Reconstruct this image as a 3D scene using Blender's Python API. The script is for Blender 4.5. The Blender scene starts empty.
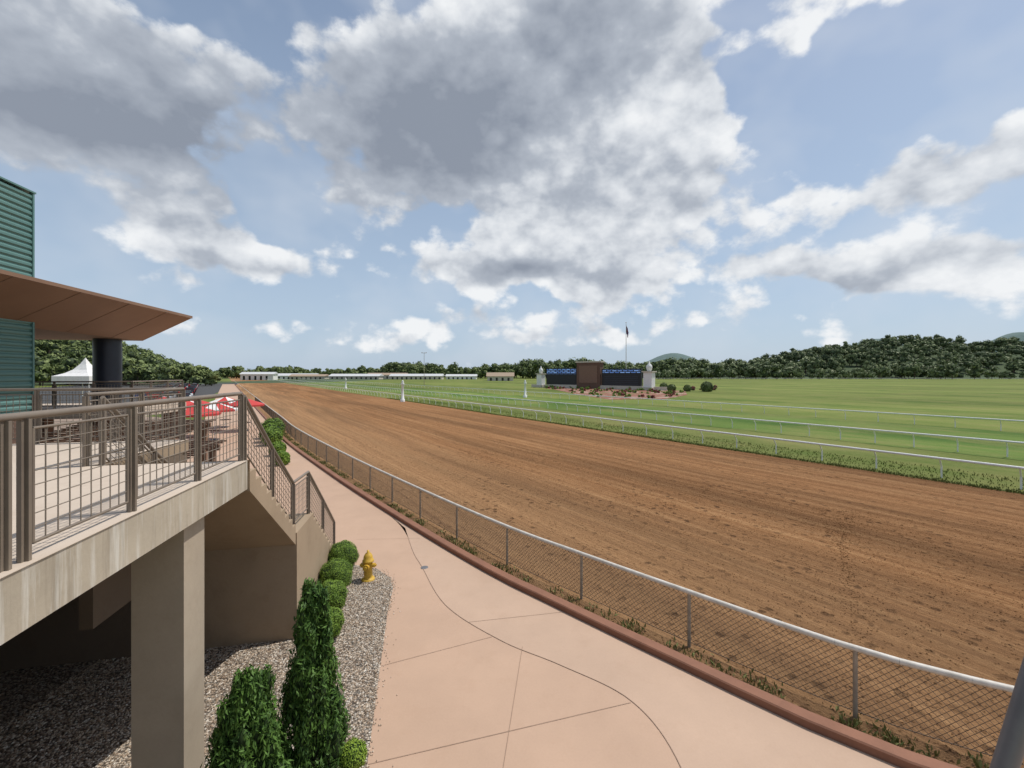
import bpy, math, random, bmesh
import numpy as np
from mathutils import Vector
random.seed(7); rng=np.random.default_rng(7)
R=math.radians
scene=bpy.context.scene

# ------------------------------------------------------------------ materials
def newmat(name):
    m=bpy.data.materials.new(name); m.use_nodes=True
    nt=m.node_tree; b=nt.nodes['Principled BSDF']; return m,nt,b
def N(nt,t,**k):
    n=nt.nodes.new(t)
    for a,v in k.items(): setattr(n,a,v)
    return n
def rgba(c): return (c[0],c[1],c[2],1)
def noise(nt,vec,scale,detail=5,rough=.6):
    n=N(nt,'ShaderNodeTexNoise'); n.inputs['Scale'].default_value=scale
    n.inputs['Detail'].default_value=detail; n.inputs['Roughness'].default_value=rough
    if vec is not None: nt.links.new(vec,n.inputs['Vector'])
    return n.outputs['Fac']
def ramp(nt,fac,stops):
    r=N(nt,'ShaderNodeValToRGB'); e=r.color_ramp.elements
    while len(e)<len(stops): e.new(.5)
    for i,(p,c) in enumerate(stops):
        e[i].position=p; e[i].color=rgba(c) if not isinstance(c,(int,float)) else (c,c,c,1)
    nt.links.new(fac,r.inputs['Fac']); return r.outputs['Color']
def mix(nt,fac,a,b,mode='MIX'):
    m=N(nt,'ShaderNodeMix',data_type='RGBA',blend_type=mode)
    def s(sock,v):
        if isinstance(v,(tuple,list)): sock.default_value=rgba(v)
        elif isinstance(v,(int,float)): sock.default_value=v
        else: nt.links.new(v,sock)
    s(m.inputs[0],fac); s(m.inputs[6],a); s(m.inputs[7],b); return m.outputs[2]
def mth(nt,op,a,b=None,c=None,clamp=False):
    n=N(nt,'ShaderNodeMath',operation=op); n.use_clamp=clamp
    for i,v in enumerate((a,b,c)):
        if v is None: continue
        if isinstance(v,(int,float)): n.inputs[i].default_value=v
        else: nt.links.new(v,n.inputs[i])
    return n.outputs[0]
def bump(nt,b,h,strength,dist):
    n=N(nt,'ShaderNodeBump'); n.inputs['Strength'].default_value=strength; n.inputs['Distance'].default_value=dist
    nt.links.new(h,n.inputs['Height']); nt.links.new(n.outputs[0],b.inputs['Normal'])
def simple(name,c1,c2=None,scale=3,rough=.75,bs=.2,bd=.01,bscale=40,metal=0):
    m,nt,b=newmat(name); tc=N(nt,'ShaderNodeTexCoord').outputs['Object']
    if c2 is None: c2=tuple(x*.8 for x in c1)
    f=noise(nt,tc,scale,5,.65)
    col=ramp(nt,f,[(.32,c2),(.68,c1)])
    nt.links.new(col,b.inputs['Base Color']); b.inputs['Roughness'].default_value=rough
    b.inputs['Metallic'].default_value=metal
    if bs: bump(nt,b,noise(nt,tc,bscale,3),bs,bd)
    return m
def foliage(name,dark,light,scale=1.5,gr=.4,lo=.35,hi=.9):
    m,nt,b=newmat(name); tc=N(nt,'ShaderNodeTexCoord').outputs['Object']
    g=N(nt,'ShaderNodeNewGeometry').outputs['Random Per Island']
    f=noise(nt,tc,scale,2)
    k=mth(nt,'ADD',mth(nt,'MULTIPLY',f,.9),mth(nt,'MULTIPLY',g,gr))
    col=ramp(nt,k,[(lo,dark),(hi,light)])
    nt.links.new(col,b.inputs['Base Color']); b.inputs['Roughness'].default_value=.6
    b.inputs['Specular IOR Level'].default_value=.25
    return m

M_=(.832,.555); Q_=(-.555,.832)
def trackcoords(nt):
    p=N(nt,'ShaderNodeNewGeometry').outputs['Position']
    def dot(v):
        d=N(nt,'ShaderNodeVectorMath',operation='DOT_PRODUCT'); nt.links.new(p,d.inputs[0]); d.inputs[1].default_value=(v[0],v[1],0); return d.outputs['Value']
    s=dot(M_); q=dot(Q_); return p,s,q
def comb(nt,x,y,z=0.0):
    c=N(nt,'ShaderNodeCombineXYZ')
    for i,v in enumerate((x,y,z)):
        if isinstance(v,(int,float)): c.inputs[i].default_value=v
        else: nt.links.new(v,c.inputs[i])
    return c.outputs[0]

def dirt_mat():
    m,nt,b=newmat('track_dirt'); p,s,q=trackcoords(nt)
    wob=mth(nt,'ADD',s,mth(nt,'MULTIPLY',noise(nt,comb(nt,0,mth(nt,'MULTIPLY',q,.03)),1.0,2),2.5))
    streak=noise(nt,comb(nt,mth(nt,'MULTIPLY',wob,2.2),mth(nt,'MULTIPLY',q,.05)),1.0,7,.65)
    fine=noise(nt,comb(nt,mth(nt,'MULTIPLY',wob,14),mth(nt,'MULTIPLY',q,.8)),1.0,4,.7)
    broad=noise(nt,comb(nt,mth(nt,'MULTIPLY',wob,.35),mth(nt,'MULTIPLY',q,.02)),1.0,4,.5)
    clod=noise(nt,p,7,7,.78)
    k=mth(nt,'ADD',mth(nt,'MULTIPLY',streak,.45),mth(nt,'ADD',mth(nt,'MULTIPLY',fine,.27),mth(nt,'MULTIPLY',clod,.28)))
    col=ramp(nt,k,[(.37,(.135,.060,.024)),(.5,(.262,.132,.057)),(.63,(.40,.228,.108))])
    sm=N(nt,'ShaderNodeMapRange'); nt.links.new(mth(nt,'ADD',s,mth(nt,'MULTIPLY',broad,9)),sm.inputs[0])
    sm.inputs[1].default_value=9; sm.inputs[2].default_value=20; sm.inputs[3].default_value=.6; sm.inputs[4].default_value=0
    col=mix(nt,sm.outputs[0],col,(.43,.265,.138))
    dk=ramp(nt,broad,[(.36,.72),(.60,1.14)])
    col=mix(nt,1,col,dk,'MULTIPLY')
    ty=noise(nt,comb(nt,mth(nt,'MULTIPLY',wob,3.1),mth(nt,'MULTIPLY',q,.012),4),1.0,2,.4)
    tl=ramp(nt,ty,[(.47,0.),(.495,1.),(.505,1.),(.53,0.)])
    near=N(nt,'ShaderNodeMapRange'); nt.links.new(s,near.inputs[0]); near.inputs[1].default_value=7; near.inputs[2].default_value=17; near.inputs[3].default_value=.5; near.inputs[4].default_value=.15
    col=mix(nt,mth(nt,'MULTIPLY',tl,near.outputs[0]),col,(.16,.085,.045))
    v=N(nt,'ShaderNodeTexVoronoi'); v.inputs['Scale'].default_value=2.6; nt.links.new(p,v.inputs['Vector'])
    dist=mth(nt,'ADD',v.outputs['Distance'],mth(nt,'MULTIPLY',mth(nt,'SUBTRACT',clod,.5),.35))
    pit=ramp(nt,dist,[(.10,1.),(.26,0.)])
    band=ramp(nt,noise(nt,comb(nt,mth(nt,'MULTIPLY',s,.5),mth(nt,'MULTIPLY',q,.12)),1.3,4),[(.42,0.),(.60,1.)])
    pm=mth(nt,'MULTIPLY',pit,band)
    col=mix(nt,mth(nt,'MULTIPLY',pm,.7),col,(.085,.042,.022))
    nt.links.new(col,b.inputs['Base Color']); b.inputs['Roughness'].default_value=.95; b.inputs['Specular IOR Level'].default_value=.1
    h=mth(nt,'ADD',mth(nt,'ADD',mth(nt,'MULTIPLY',fine,.6),clod),mth(nt,'MULTIPLY',pm,-.8))
    bump(nt,b,h,.9,.11)
    return m
def grass_mat(name,c1,c2,stripe=0,amp=.05):
    m,nt,b=newmat(name); p,s,q=trackcoords(nt)
    a=noise(nt,comb(nt,mth(nt,'MULTIPLY',s,.09),mth(nt,'MULTIPLY',q,.025)),1,5,.6)
    f=noise(nt,p,2.5,7,.78)
    k=mth(nt,'ADD',mth(nt,'MULTIPLY',a,.65),mth(nt,'MULTIPLY',f,.35))
    if stripe:
        w=mth(nt,'SINE',mth(nt,'MULTIPLY',s,stripe)); k=mth(nt,'ADD',k,mth(nt,'MULTIPLY',w,amp))
    col=ramp(nt,k,[(.39,c1),(.61,c2)])
    dry=ramp(nt,noise(nt,comb(nt,mth(nt,'MULTIPLY',s,.25),mth(nt,'MULTIPLY',q,.10)),1,6,.72),[(.45,0.),(.68,.75)])
    col=mix(nt,dry,col,(.235,.22,.08))
    big=ramp(nt,noise(nt,comb(nt,mth(nt,'MULTIPLY',s,.02),mth(nt,'MULTIPLY',q,.008)),1,4,.6),[(.35,.80),(.6,1.15)])
    col=mix(nt,1,col,big,'MULTIPLY')
    nt.links.new(col,b.inputs['Base Color']); b.inputs['Roughness'].default_value=.9; b.inputs['Specular IOR Level'].default_value=.1
    bump(nt,b,f,.8,.12); return m
def concrete(name,c,var=.85,stain=.35,tint=(.5,.42,.36),scale=.6,drip=False):
    m,nt,b=newmat(name); p=N(nt,'ShaderNodeNewGeometry').outputs['Position']
    f=noise(nt,p,scale,7,.62); g=noise(nt,p,30,4,.7)
    k=mth(nt,'ADD',mth(nt,'MULTIPLY',f,.75),mth(nt,'MULTIPLY',g,.25))
    col=ramp(nt,k,[(.35,tuple(x*var for x in c)),(.65,c)])
    st=ramp(nt,noise(nt,p,1.7,8,.75),[(.52,0.),(.8,stain)])
    col=mix(nt,st,col,tuple(c[i]*tint[i] for i in range(3)))
    if drip:
        mp=N(nt,'ShaderNodeMapping'); mp.inputs['Scale'].default_value=(7,7,.5); nt.links.new(p,mp.inputs[0])
        d=ramp(nt,noise(nt,mp.outputs[0],1.2,6,.7),[(.5,0.),(.66,.75)])
        col=mix(nt,d,col,(.62,.60,.54))
        mp2=N(nt,'ShaderNodeMapping'); mp2.inputs['Scale'].default_value=(5,5,.3); mp2.inputs['Location'].default_value=(5,2,9); nt.links.new(p,mp2.inputs[0])
        d2=ramp(nt,noise(nt,mp2.outputs[0],1.3,6,.7),[(.52,0.),(.72,.6)])
        col=mix(nt,d2,col,(.17,.14,.10))
    nt.links.new(col,b.inputs['Base Color']); b.inputs['Roughness'].default_value=.85
    bump(nt,b,g,.25,.006); return m
def gravel_mat():
    m,nt,b=newmat('river_gravel'); p=N(nt,'ShaderNodeNewGeometry').outputs['Position']
    v=N(nt,'ShaderNodeTexVoronoi'); v.inputs['Scale'].default_value=26; nt.links.new(p,v.inputs['Vector'])
    sp=N(nt,'ShaderNodeSeparateColor'); nt.links.new(v.outputs['Color'],sp.inputs[0])
    col=ramp(nt,sp.outputs[0],[(.0,(.15,.11,.08)),(.35,(.30,.235,.175)),(.7,(.43,.36,.285)),(1,(.56,.51,.44))])
    e=ramp(nt,v.outputs['Distance'],[(.3,1.),(.75,.25)])
    col=mix(nt,1,col,e,'MULTIPLY')
    nt.links.new(col,b.inputs['Base Color']); b.inputs['Roughness'].default_value=.8
    bump(nt,b,mth(nt,'SUBTRACT',1,v.outputs['Distance']),1,.03); return m
def stone_mat():
    m,nt,b=newmat('gravel_stone'); g=N(nt,'ShaderNodeNewGeometry').outputs['Random Per Island']
    col=ramp(nt,g,[(0,(.24,.165,.11)),(.4,(.43,.335,.24)),(.75,(.55,.465,.37)),(1,(.66,.62,.55))])
    nt.links.new(col,b.inputs['Base Color']); b.inputs['Roughness'].default_value=.75; return m

DIRT=dirt_mat()
G_BASE=grass_mat('meadow_grass',(.085,.132,.024),(.165,.200,.050),.21,.05)
G_TURF=grass_mat('turf_grass',(.060,.125,.021),(.130,.195,.043),.62,.10)
G_STRIP=grass_mat('rail_grass',(.090,.135,.025),(.18,.20,.060),.9,.06)
C_WALK=concrete('walk_concrete',(.50,.340,.240),.86,.4,(.78,.73,.68),.5)
C_WALK2=concrete('walk_concrete_light',(.505,.355,.257),.86,.4,(.78,.73,.68),.5)
C_JOINT=simple('concrete_joint',(.34,.23,.165),rough=.9)  # darker concrete tone for the walkway joint lines
C_CURB=concrete('red_curb',(.27,.125,.075),.75,.5,(.55,.5,.5),2)
C_DECK=concrete('deck_floor',(.56,.47,.38),.9,.3)
C_FASC=concrete('deck_fascia',(.46,.40,.31),.8,.5,(.5,.45,.38),1.2,drip=True)
C_WALL=concrete('cast_wall',(.38,.285,.19),.82,.45)
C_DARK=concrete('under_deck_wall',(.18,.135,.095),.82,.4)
C_COL=concrete('cast_column',(.42,.35,.265),.85,.3,(.55,.5,.42),1.5)
C_PAVE=concrete('terrace_paving',(.30,.22,.165),.8,.4)
GRAV=gravel_mat(); STONE=stone_mat()
RAILM=simple('taupe_paint',(.215,.175,.135),(.16,.13,.105),rough=.5,bs=0)
WIRE=simple('mesh_wire',(.24,.20,.16),rough=.5,bs=0)
GALV=simple('galvanised_pipe',(.66,.62,.56),(.48,.44,.38),scale=6,rough=.55,bs=0,metal=.0)
GALV2=simple('galvanised_post',(.36,.30,.235),(.24,.20,.155),scale=6,rough=.6,bs=0,metal=.0)
LINK=simple('chain_wire',(.12,.085,.06),(.07,.05,.036),scale=3,rough=.6,bs=0,metal=.1)
WHITE=simple('white_paint',(.80,.80,.78),(.70,.70,.67),scale=4,rough=.45,bs=0)
CREAM=simple('cream_stone',(.58,.54,.45),(.48,.44,.36),scale=1,rough=.8)
BROWN=simple('brown_paint',(.22,.13,.085),(.17,.10,.065),rough=.6,bs=0)
CANOPY=simple('copper_fascia',(.25,.145,.09),(.205,.115,.07),scale=.6,rough=.55,bs=0)
SOFFIT=simple('soffit',(.20,.13,.09),rough=.7,bs=0)
TEAL=simple('teal_metal',(.125,.24,.22),(.095,.205,.19),scale=.5,rough=.45,bs=0,metal=.2)
NAVY=simple('navy_column',(.022,.026,.045),rough=.4,bs=0)
BLACK=simple('black_board',(.012,.013,.016),rough=.5,bs=0)
BRICK=simple('brown_brick',(.17,.10,.07),(.11,.065,.045),scale=9,rough=.9)
BARK=simple('bark',(.12,.085,.06),rough=.95)
YELLOW=simple('hydrant_yellow',(.62,.40,.055),(.50,.30,.03),scale=8,rough=.45,bs=0)
REDF=simple('red_canvas',(.55,.05,.045),rough=.8,bs=0)
WCAN=simple('white_canvas',(.80,.79,.77),rough=.8,bs=0)
GLASS=simple('dark_glass',(.02,.025,.03),rough=.1,bs=0)
TYRE=simple('tyre_rubber',(.02,.02,.02),rough=.9,bs=0)
STEELG=simple('grey_steel',(.20,.20,.21),rough=.5,bs=0,metal=.3)
ASPH=simple('asphalt',(.06,.06,.06),rough=.95)
F_TREE=foliage('tree_leaves',(.055,.088,.030),(.190,.235,.080),.07,.35,.32,.78)  # treeline greens slightly desaturated, distance haze painted into the leaf colour
F_HILL=foliage('hill_leaves',(.060,.092,.042),(.205,.245,.105),.045,.30,.32,.76)  # greyer greens, far haze painted into the leaf colour
F_CORE=simple('crown_core',(.055,.080,.036),rough=.9,bs=0)  # dark green inner blobs that make the crowns opaque
F_BOX=foliage('boxwood_leaves',(.07,.145,.016),(.21,.32,.044),4)
F_CYP=foliage('cypress_leaves',(.028,.07,.014),(.10,.19,.034),3)
F_LIME=foliage('lime_leaves',(.14,.24,.02),(.28,.38,.05),4)
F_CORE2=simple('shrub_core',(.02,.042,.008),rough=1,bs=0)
HILLG=simple('hill_ground',(.06,.09,.035),(.035,.06,.022),scale=.02,rough=1,bs=0)
HILLB=simple('painted_haze_hill',(.12,.175,.165),(.085,.135,.125),scale=.012,rough=1,bs=.6,bd=10,bscale=.03)  # bluish-green base colour has the aerial haze painted in
def bed_mat():
    m,nt,b=newmat('mulch_bed'); p=N(nt,'ShaderNodeNewGeometry').outputs['Position']
    f=noise(nt,p,.22,4,.6)
    col=ramp(nt,f,[(.38,(.10,.15,.03)),(.42,(.25,.10,.065)),(.56,(.21,.085,.055)),(.60,(.44,.33,.26)),(.68,(.36,.26,.20))])
    nt.links.new(col,b.inputs['Base Color']); b.inputs['Roughness'].default_value=1; return m
MULCH=bed_mat()
def screen_mat():
    m,nt,b=newmat('tote_screen'); p=N(nt,'ShaderNodeTexCoord').outputs['Object']
    br=N(nt,'ShaderNodeTexBrick'); br.inputs['Scale'].default_value=1.0
    br.inputs['Color1'].default_value=(.04,.10,.30,1); br.inputs['Color2'].default_value=(.18,.32,.60,1); br.inputs['Mortar'].default_value=(.006,.008,.014,1)
    br.inputs['Mortar Size'].default_value=.16; br.inputs['Brick Width'].default_value=1.5; br.inputs['Row Height'].default_value=.6
    mp=N(nt,'ShaderNodeMapping'); mp.inputs['Rotation'].default_value=(R(90),0,0); nt.links.new(p,mp.inputs[0]); nt.links.new(mp.outputs[0],br.inputs[0])
    nt.links.new(br.outputs[0],b.inputs['Base Color']); nt.links.new(br.outputs[0],b.inputs['Emission Color']); b.inputs['Emission Strength'].default_value=.8
    return m
SCREEN=screen_mat()

# ------------------------------------------------------------------ mesh builder
class MB:
    def __init__(s,name): s.name=name; s.V=[]; s.F=[]; s.MI=[]; s.mats=[]; s.n=0; s.smooth=[]
    def mi(s,m):
        if m not in s.mats: s.mats.append(m)
        return s.mats.index(m)
    def add(s,verts,faces,m,smooth=False):
        verts=np.asarray(verts,float).reshape(-1,3); i=s.mi(m)
        s.V.append(verts)
        faces=[np.asarray(f) for f in faces] if not isinstance(faces,np.ndarray) else faces
        if isinstance(faces,np.ndarray): s.F.append(faces+s.n); k=len(faces)
        else:
            for f in faces: s.F.append((f+s.n).reshape(1,-1))
            k=len(faces)
        s.MI+= [i]*k; s.smooth+=[smooth]*k; s.n+=len(verts)
    def obj(s,parent=None):
        me=bpy.data.meshes.new(s.name); V=np.concatenate(s.V)
        me.vertices.add(len(V)); me.vertices.foreach_set('co',V.astype(np.float32).ravel())
        lt=np.concatenate([np.full(len(f),f.shape[1]) for f in s.F]); li=np.concatenate([f.ravel() for f in s.F])
        me.loops.add(len(li)); me.loops.foreach_set('vertex_index',li.astype(np.int32))
        ls=np.concatenate([[0],np.cumsum(lt)[:-1]])
        me.polygons.add(len(lt)); me.polygons.foreach_set('loop_start',ls.astype(np.int32)); me.polygons.foreach_set('loop_total',lt.astype(np.int32))
        me.polygons.foreach_set('material_index',np.array(s.MI,np.int32)); me.polygons.foreach_set('use_smooth',np.array(s.smooth,bool))
        for m in s.mats: me.materials.append(m)
        me.update(calc_edges=True); me.validate()
        o=bpy.data.objects.new(s.name,me); scene.collection.objects.link(o)
        if parent: o.parent=parent
        return o
    def segs(s,P0,P1,r,m,sides=6,smooth=True,r1=None,caps=True):
        P0=np.asarray(P0,float).reshape(-1,3); P1=np.asarray(P1,float).reshape(-1,3)
        d=P1-P0; L=np.linalg.norm(d,axis=1,keepdims=True); d=d/np.maximum(L,1e-9)
        up=np.where(np.abs(d[:,2:3])>.9,np.array([[1.,0,0]]),np.array([[0,0,1.]]))
        a=np.cross(d,up); a/=np.linalg.norm(a,axis=1,keepdims=True); b=np.cross(d,a)
        th=np.arange(sides)*2*np.pi/sides+np.pi/sides
        ring=a[:,None,:]*np.cos(th)[None,:,None]+b[:,None,:]*np.sin(th)[None,:,None]
        r=np.asarray(r,float).reshape(-1,1,1); r1=r if r1 is None else np.asarray(r1,float).reshape(-1,1,1)
        V=np.concatenate([P0[:,None,:]+ring*r,P1[:,None,:]+ring*r1],axis=1)
        n=len(P0); base=(np.arange(n)*2*sides)[:,None,None]
        i=np.arange(sides); j=(i+1)%sides
        q=np.stack([i,i+sides,j+sides,j],axis=1)[None]+base
        s.add(V.reshape(-1,3),q.reshape(-1,4),m,smooth)
        if caps:
            s.add(V.reshape(-1,3),np.concatenate([(i[None,:]+base[:,0]),((i[::-1]+sides)[None,:]+base[:,0])]),m,False)
    def lathe(s,c,prof,m,sides=16,smooth=True):
        c=np.asarray(c,float); th=np.arange(sides)*2*np.pi/sides; V=[]
        for r,z in prof:
            V+= [(c[0]+r*math.cos(t),c[1]+r*math.sin(t),c[2]+z) for t in th]
        F=[]
        for k in range(len(prof)-1):
            for i in range(sides):
                j=(i+1)%sides; F.append((k*sides+i,k*sides+j,(k+1)*sides+j,(k+1)*sides+i))
        s.add(V,np.array(F),m,smooth)
    def sheet(s,pts,z,m):
        s.add([(p[0],p[1],z) for p in pts],[list(range(len(pts)))],m)
class Frame:
    def __init__(s,o,x): 
        s.o=np.array(o,float); L=math.hypot(*x); s.x=np.array(x,float)/L; s.y=np.array([-s.x[1],s.x[0]])
    def p(s,a,t,z): q=s.o+s.x*a+s.y*t; return (q[0],q[1],z)
    def box(s,mb,a,t,z,m):
        v=[s.p(A,T,Z) for Z in z for T in t for A in a]
        f=np.array([[0,2,3,1],[4,5,7,6],[0,1,5,4],[2,6,7,3],[0,4,6,2],[1,3,7,5]])
        mb.add(v,f,m)
    def extr_a(s,mb,prof,a0,a1,m):
        n=len(prof); v=[s.p(a0,t,z) for t,z in prof]+[s.p(a1,t,z) for t,z in prof]
        mb.add(v,[list(range(n))[::-1],list(range(n,2*n))]+[[i,(i+1)%n,(i+1)%n+n,i+n] for i in range(n)],m)
    def extr_t(s,mb,prof,t0,t1,m):
        n=len(prof); v=[s.p(a,t0,z) for a,z in prof]+[s.p(a,t1,z) for a,z in prof]
        mb.add(v,[list(range(n)),list(range(n,2*n))[::-1]]+[[(i+1)%n,i,i+n,(i+1)%n+n] for i in range(n)],m)
BF=Frame((-3.17,2.77),(.982,.19)); TF=Frame((0,0),M_)

def cards(mb,C,Nn,size,m,aspect=1.0,jit=.6,up=None):
    n=len(C); Nn=Nn+rng.normal(0,jit,(n,3)); Nn/=np.linalg.norm(Nn,axis=1,keepdims=True)
    if up is None: t=rng.normal(0,1,(n,3))
    else: t=np.array(up)+rng.normal(0,.35,(n,3))
    t-= (t*Nn).sum(1,keepdims=True)*Nn; t/=np.linalg.norm(t,axis=1,keepdims=True); b=np.cross(Nn,t)
    sz=(size*rng.uniform(.6,1.4,n))[:,None]
    V=np.stack([C-t*sz*aspect,C+b*sz*.55,C+t*sz*aspect,C-b*sz*.55],axis=1)
    mb.add(V.reshape(-1,3),np.arange(n*4).reshape(-1,4),m)
def sph(n):
    v=rng.normal(0,1,(n,3)); return v/np.linalg.norm(v,axis=1,keepdims=True)
def ico(sub):
    bm=bmesh.new(); bmesh.ops.create_icosphere(bm,subdivisions=sub,radius=1)
    V=np.array([v.co[:] for v in bm.verts]); F=np.array([[v.index for v in f.verts] for f in bm.faces]); bm.free(); return V,F
ICO1=ico(1); ICO3=ico(3)

# ------------------------------------------------------------------ paths
def catmull(P,step):
    P=np.asarray(P,float); out=[]
    Q=np.vstack([2*P[0]-P[1],P,2*P[-1]-P[-2]])
    for i in range(1,len(Q)-2):
        p0,p1,p2,p3=Q[i-1:i+3]
        for t in np.linspace(0,1,25)[:-1]:
            out.append(.5*((2*p1)+(-p0+p2)*t+(2*p0-5*p1+4*p2-p3)*t*t+(-p0+3*p1-3*p2+p3)*t**3))
    out.append(P[-1]); out=np.array(out)
    L=np.concatenate([[0],np.cumsum(np.linalg.norm(np.diff(out,axis=0),axis=1))])
    n=int(L[-1]/step); s=np.arange(n+1)*step
    return np.stack([np.interp(s,L,out[:,k]) for k in range(2)],axis=1)
FENCE=[(14,3.0),(11.5,3.8),(9,4.65),(6.68,5.68),(5.17,6.6),(3.33,8.32),(1.53,10.09),(-.19,11.85),(-3.39,15.7),(-8.8,22.6),(-16.65,33.2),(-24.3,44.7),(-52,86.2),(-79,126.7),(-190,293)]
FP=catmull(FENCE,.25)
tan=np.gradient(FP,axis=0); tan/=np.linalg.norm(tan,axis=1,keepdims=True)
nrm=np.stack([-tan[:,1],tan[:,0]],axis=1)
if nrm[10]@np.array([-1,-1])<0: nrm=-nrm
def at(s,off=0.0):
    s=np.atleast_1d(s); i=np.clip(s/.25,0,len(FP)-1.001); k=i.astype(int); f=(i-k)[:,None]
    return FP[k]*(1-f)+FP[k+1]*f+nrm[k]*np.reshape(off,(-1,1))
NF=len(FP)

# ------------------------------------------------------------------ ground
g=MB('ground'); g.sheet([(-5000,-800),(5000,-800),(5000,7000),(-5000,7000)],-.06,G_BASE); g.obj()
idx=np.unique(np.concatenate([np.arange(0,300,4),np.arange(300,NF,20),[NF-1]]))
def strip(name,A,B,za,zb,m):
    mb=MB(name); n=len(A); V=np.concatenate([np.c_[A,np.full(n,za)],np.c_[B,np.full(n,zb)]])
    F=np.array([[i,i+1,i+1+n,i+n] for i in range(n-1)]); mb.add(V,F,m); return mb
mA=np.array(M_); qA=np.array(Q_)
inner=FP[idx]+nrm[idx]*.70
sv=inner@mA
far=inner+(29.0-sv)[:,None]*mA
A=np.vstack([np.array([[30,-25.]]),inner,inner[-1]+qA*500]); B=np.vstack([np.array([[60,-40.]]),far,far[-1]+qA*500])
dt=strip('dirt_track',A,B,-.03,-.03,DIRT)
O=np.array([[1,0,0],[0,1,0],[-1,0,0],[0,-1,0],[0,0,1.],[0,0,-1]]); OF=np.array([[0,1,4],[1,2,4],[2,3,4],[3,0,4],[1,0,5],[2,1,5],[3,2,5],[0,3,5]])
def pebbles(mb,P,z,lo,hi,mat):
    k=len(P); sc=rng.uniform(lo,hi,(k,1,3))*np.array([1.2,1,.7]); th=rng.uniform(0,6.28,k)
    VV=O[None]*sc*rng.uniform(.7,1.3,(k,6,1)); x=VV[...,0]*np.cos(th)[:,None]-VV[...,1]*np.sin(th)[:,None]; y=VV[...,0]*np.sin(th)[:,None]+VV[...,1]*np.cos(th)[:,None]
    VV=np.stack([x+P[:,0:1],y+P[:,1:2],VV[...,2]+z],axis=2)
    mb.add(VV.reshape(-1,3),(OF[None]+(np.arange(k)*6)[:,None,None]).reshape(-1,3),mat)
ss=rng.uniform(0,32,14000); oo=-rng.uniform(0,1,14000)**1.3*13+.45
pebbles(dt,at(ss,oo),-.025,.008,.026,DIRT)
dt.obj()
def tstrip(name,s0,s1,z,m,q0=-60,q1=900):
    mb=MB(name); n=40; q=np.linspace(q0,q1,n)
    V=[TF.p(s0,t,z) for t in q]+[TF.p(s1,t,z) for t in q]
    mb.add(V,np.array([[i,i+n,i+n+1,i+1] for i in range(n-1)]),m); return mb
rs=tstrip('rail_grass_strip',28.9,40.0,-.02,G_STRIP)
nq=26000; qq=-18+rng.uniform(0,1,nq)**1.4*110; s_=np.where(rng.random(nq)<.5,28.75+np.abs(rng.normal(0,.25,nq)),rng.uniform(28.9,33,nq)); C=np.array([TF.p(a,b,.0) for a,b in zip(s_,qq)]); C[:,2]=rng.uniform(.0,.03,nq)
cards(rs,C,rng.normal(0,1,(nq,3))*np.array([1,1,.2]),.035,G_STRIP,1.8,.2,up=(0,0,1.0)); rs.obj()
tstrip('turf_course',40.0,59.0,-.015,G_TURF).obj()
i2=idx[idx<1100]
wA=FP[i2]+nrm[i2]*.72; wid=np.interp(np.arange(len(i2)),[0,25,60,len(i2)],[9,9,6,5])[:,None]
wB=wA+nrm[i2]*wid
strip('walkway',wA,wB,0,0,C_WALK).obj()
cb=MB('curb')
n=len(i2)
prof=[(.55,-.05),(.55,.13),(.75,.13),(.77,.11),(.77,-.05)]
V=np.concatenate([np.c_[FP[i2]+nrm[i2]*o,np.full(n,z)] for o,z in prof])
F=[]
for k in range(len(prof)-1):
    F+= [[k*n+i,k*n+i+1,(k+1)*n+i+1,(k+1)*n+i] for i in range(n-1)]
cb.add(V,np.array(F),C_CURB); cb.obj()
CJ=catmull([(-3.6,14.5),(-2.9,12.6),(-2.43,11.6),(-1.5,9.68),(-.235,8.4),(.86,7.68),(1.88,6.86),(2.23,5.72),(2.0,4.2),(1.4,2.5)],.15)
curbpts=FP+nrm*.78
m_=len(CJ)
i_start=int(np.argmin(np.linalg.norm(curbpts-np.array([-4.6,15.9]),axis=1))); i_end=int(np.argmin(np.linalg.norm(curbpts-np.array([8,3.8]),axis=1)))
ii=np.linspace(i_start,i_end,m_); cc=np.stack([np.interp(ii,np.arange(NF),curbpts[:,k]) for k in range(2)],axis=1)
strip('walkway_inlay',CJ,cc,.004,.004,C_WALK2).obj()
jt=MB('walkway_joints')
def joint(P,w=.008,z=.009):
    P=np.asarray(P,float); t=np.gradient(P,axis=0); t/=np.linalg.norm(t,axis=1,keepdims=True); nn=np.stack([-t[:,1],t[:,0]],axis=1)*w/2
    k=len(P); V=np.concatenate([np.c_[P+nn,np.full(k,z)],np.c_[P-nn,np.full(k,z)]])
    jt.add(V,np.array([[i,i+1,i+1+k,i+k] for i in range(k-1)]),C_JOINT)
joint(CJ,.011)
for a,b in [((-.4,8.5),(-2.45,7.6)),((-.9,9.0),(1.2,9.4)),((1.88,6.8),(-2.0,5.7)),((.2,8.2),(-.4,3.4)),
            ((-4.9,13.5),(-2.9,13.6)),((-8.5,20.5),(-7.3,20))]:
    joint([a,((a[0]+b[0])/2,(a[1]+b[1])/2),b])
jt.lathe((-2.35,11.55,.006),[(.0,.004),(.09,.004),(.10,0)],STEELG,16)
jt.obj()
gp=[(-1.3,2.5),(-1.6,4.4),(-1.915,5.68),(-2.22,7.08),(-2.73,9.47),(-2.88,10.4),(-3.1,10.95),(-3.6,11.45),(-4.6,11.8),(-18,14.0),(-20,-3),(-1.3,-3)]
gr=MB('gravel_bed'); gr.sheet(gp[::-1],.014,GRAV)
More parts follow.
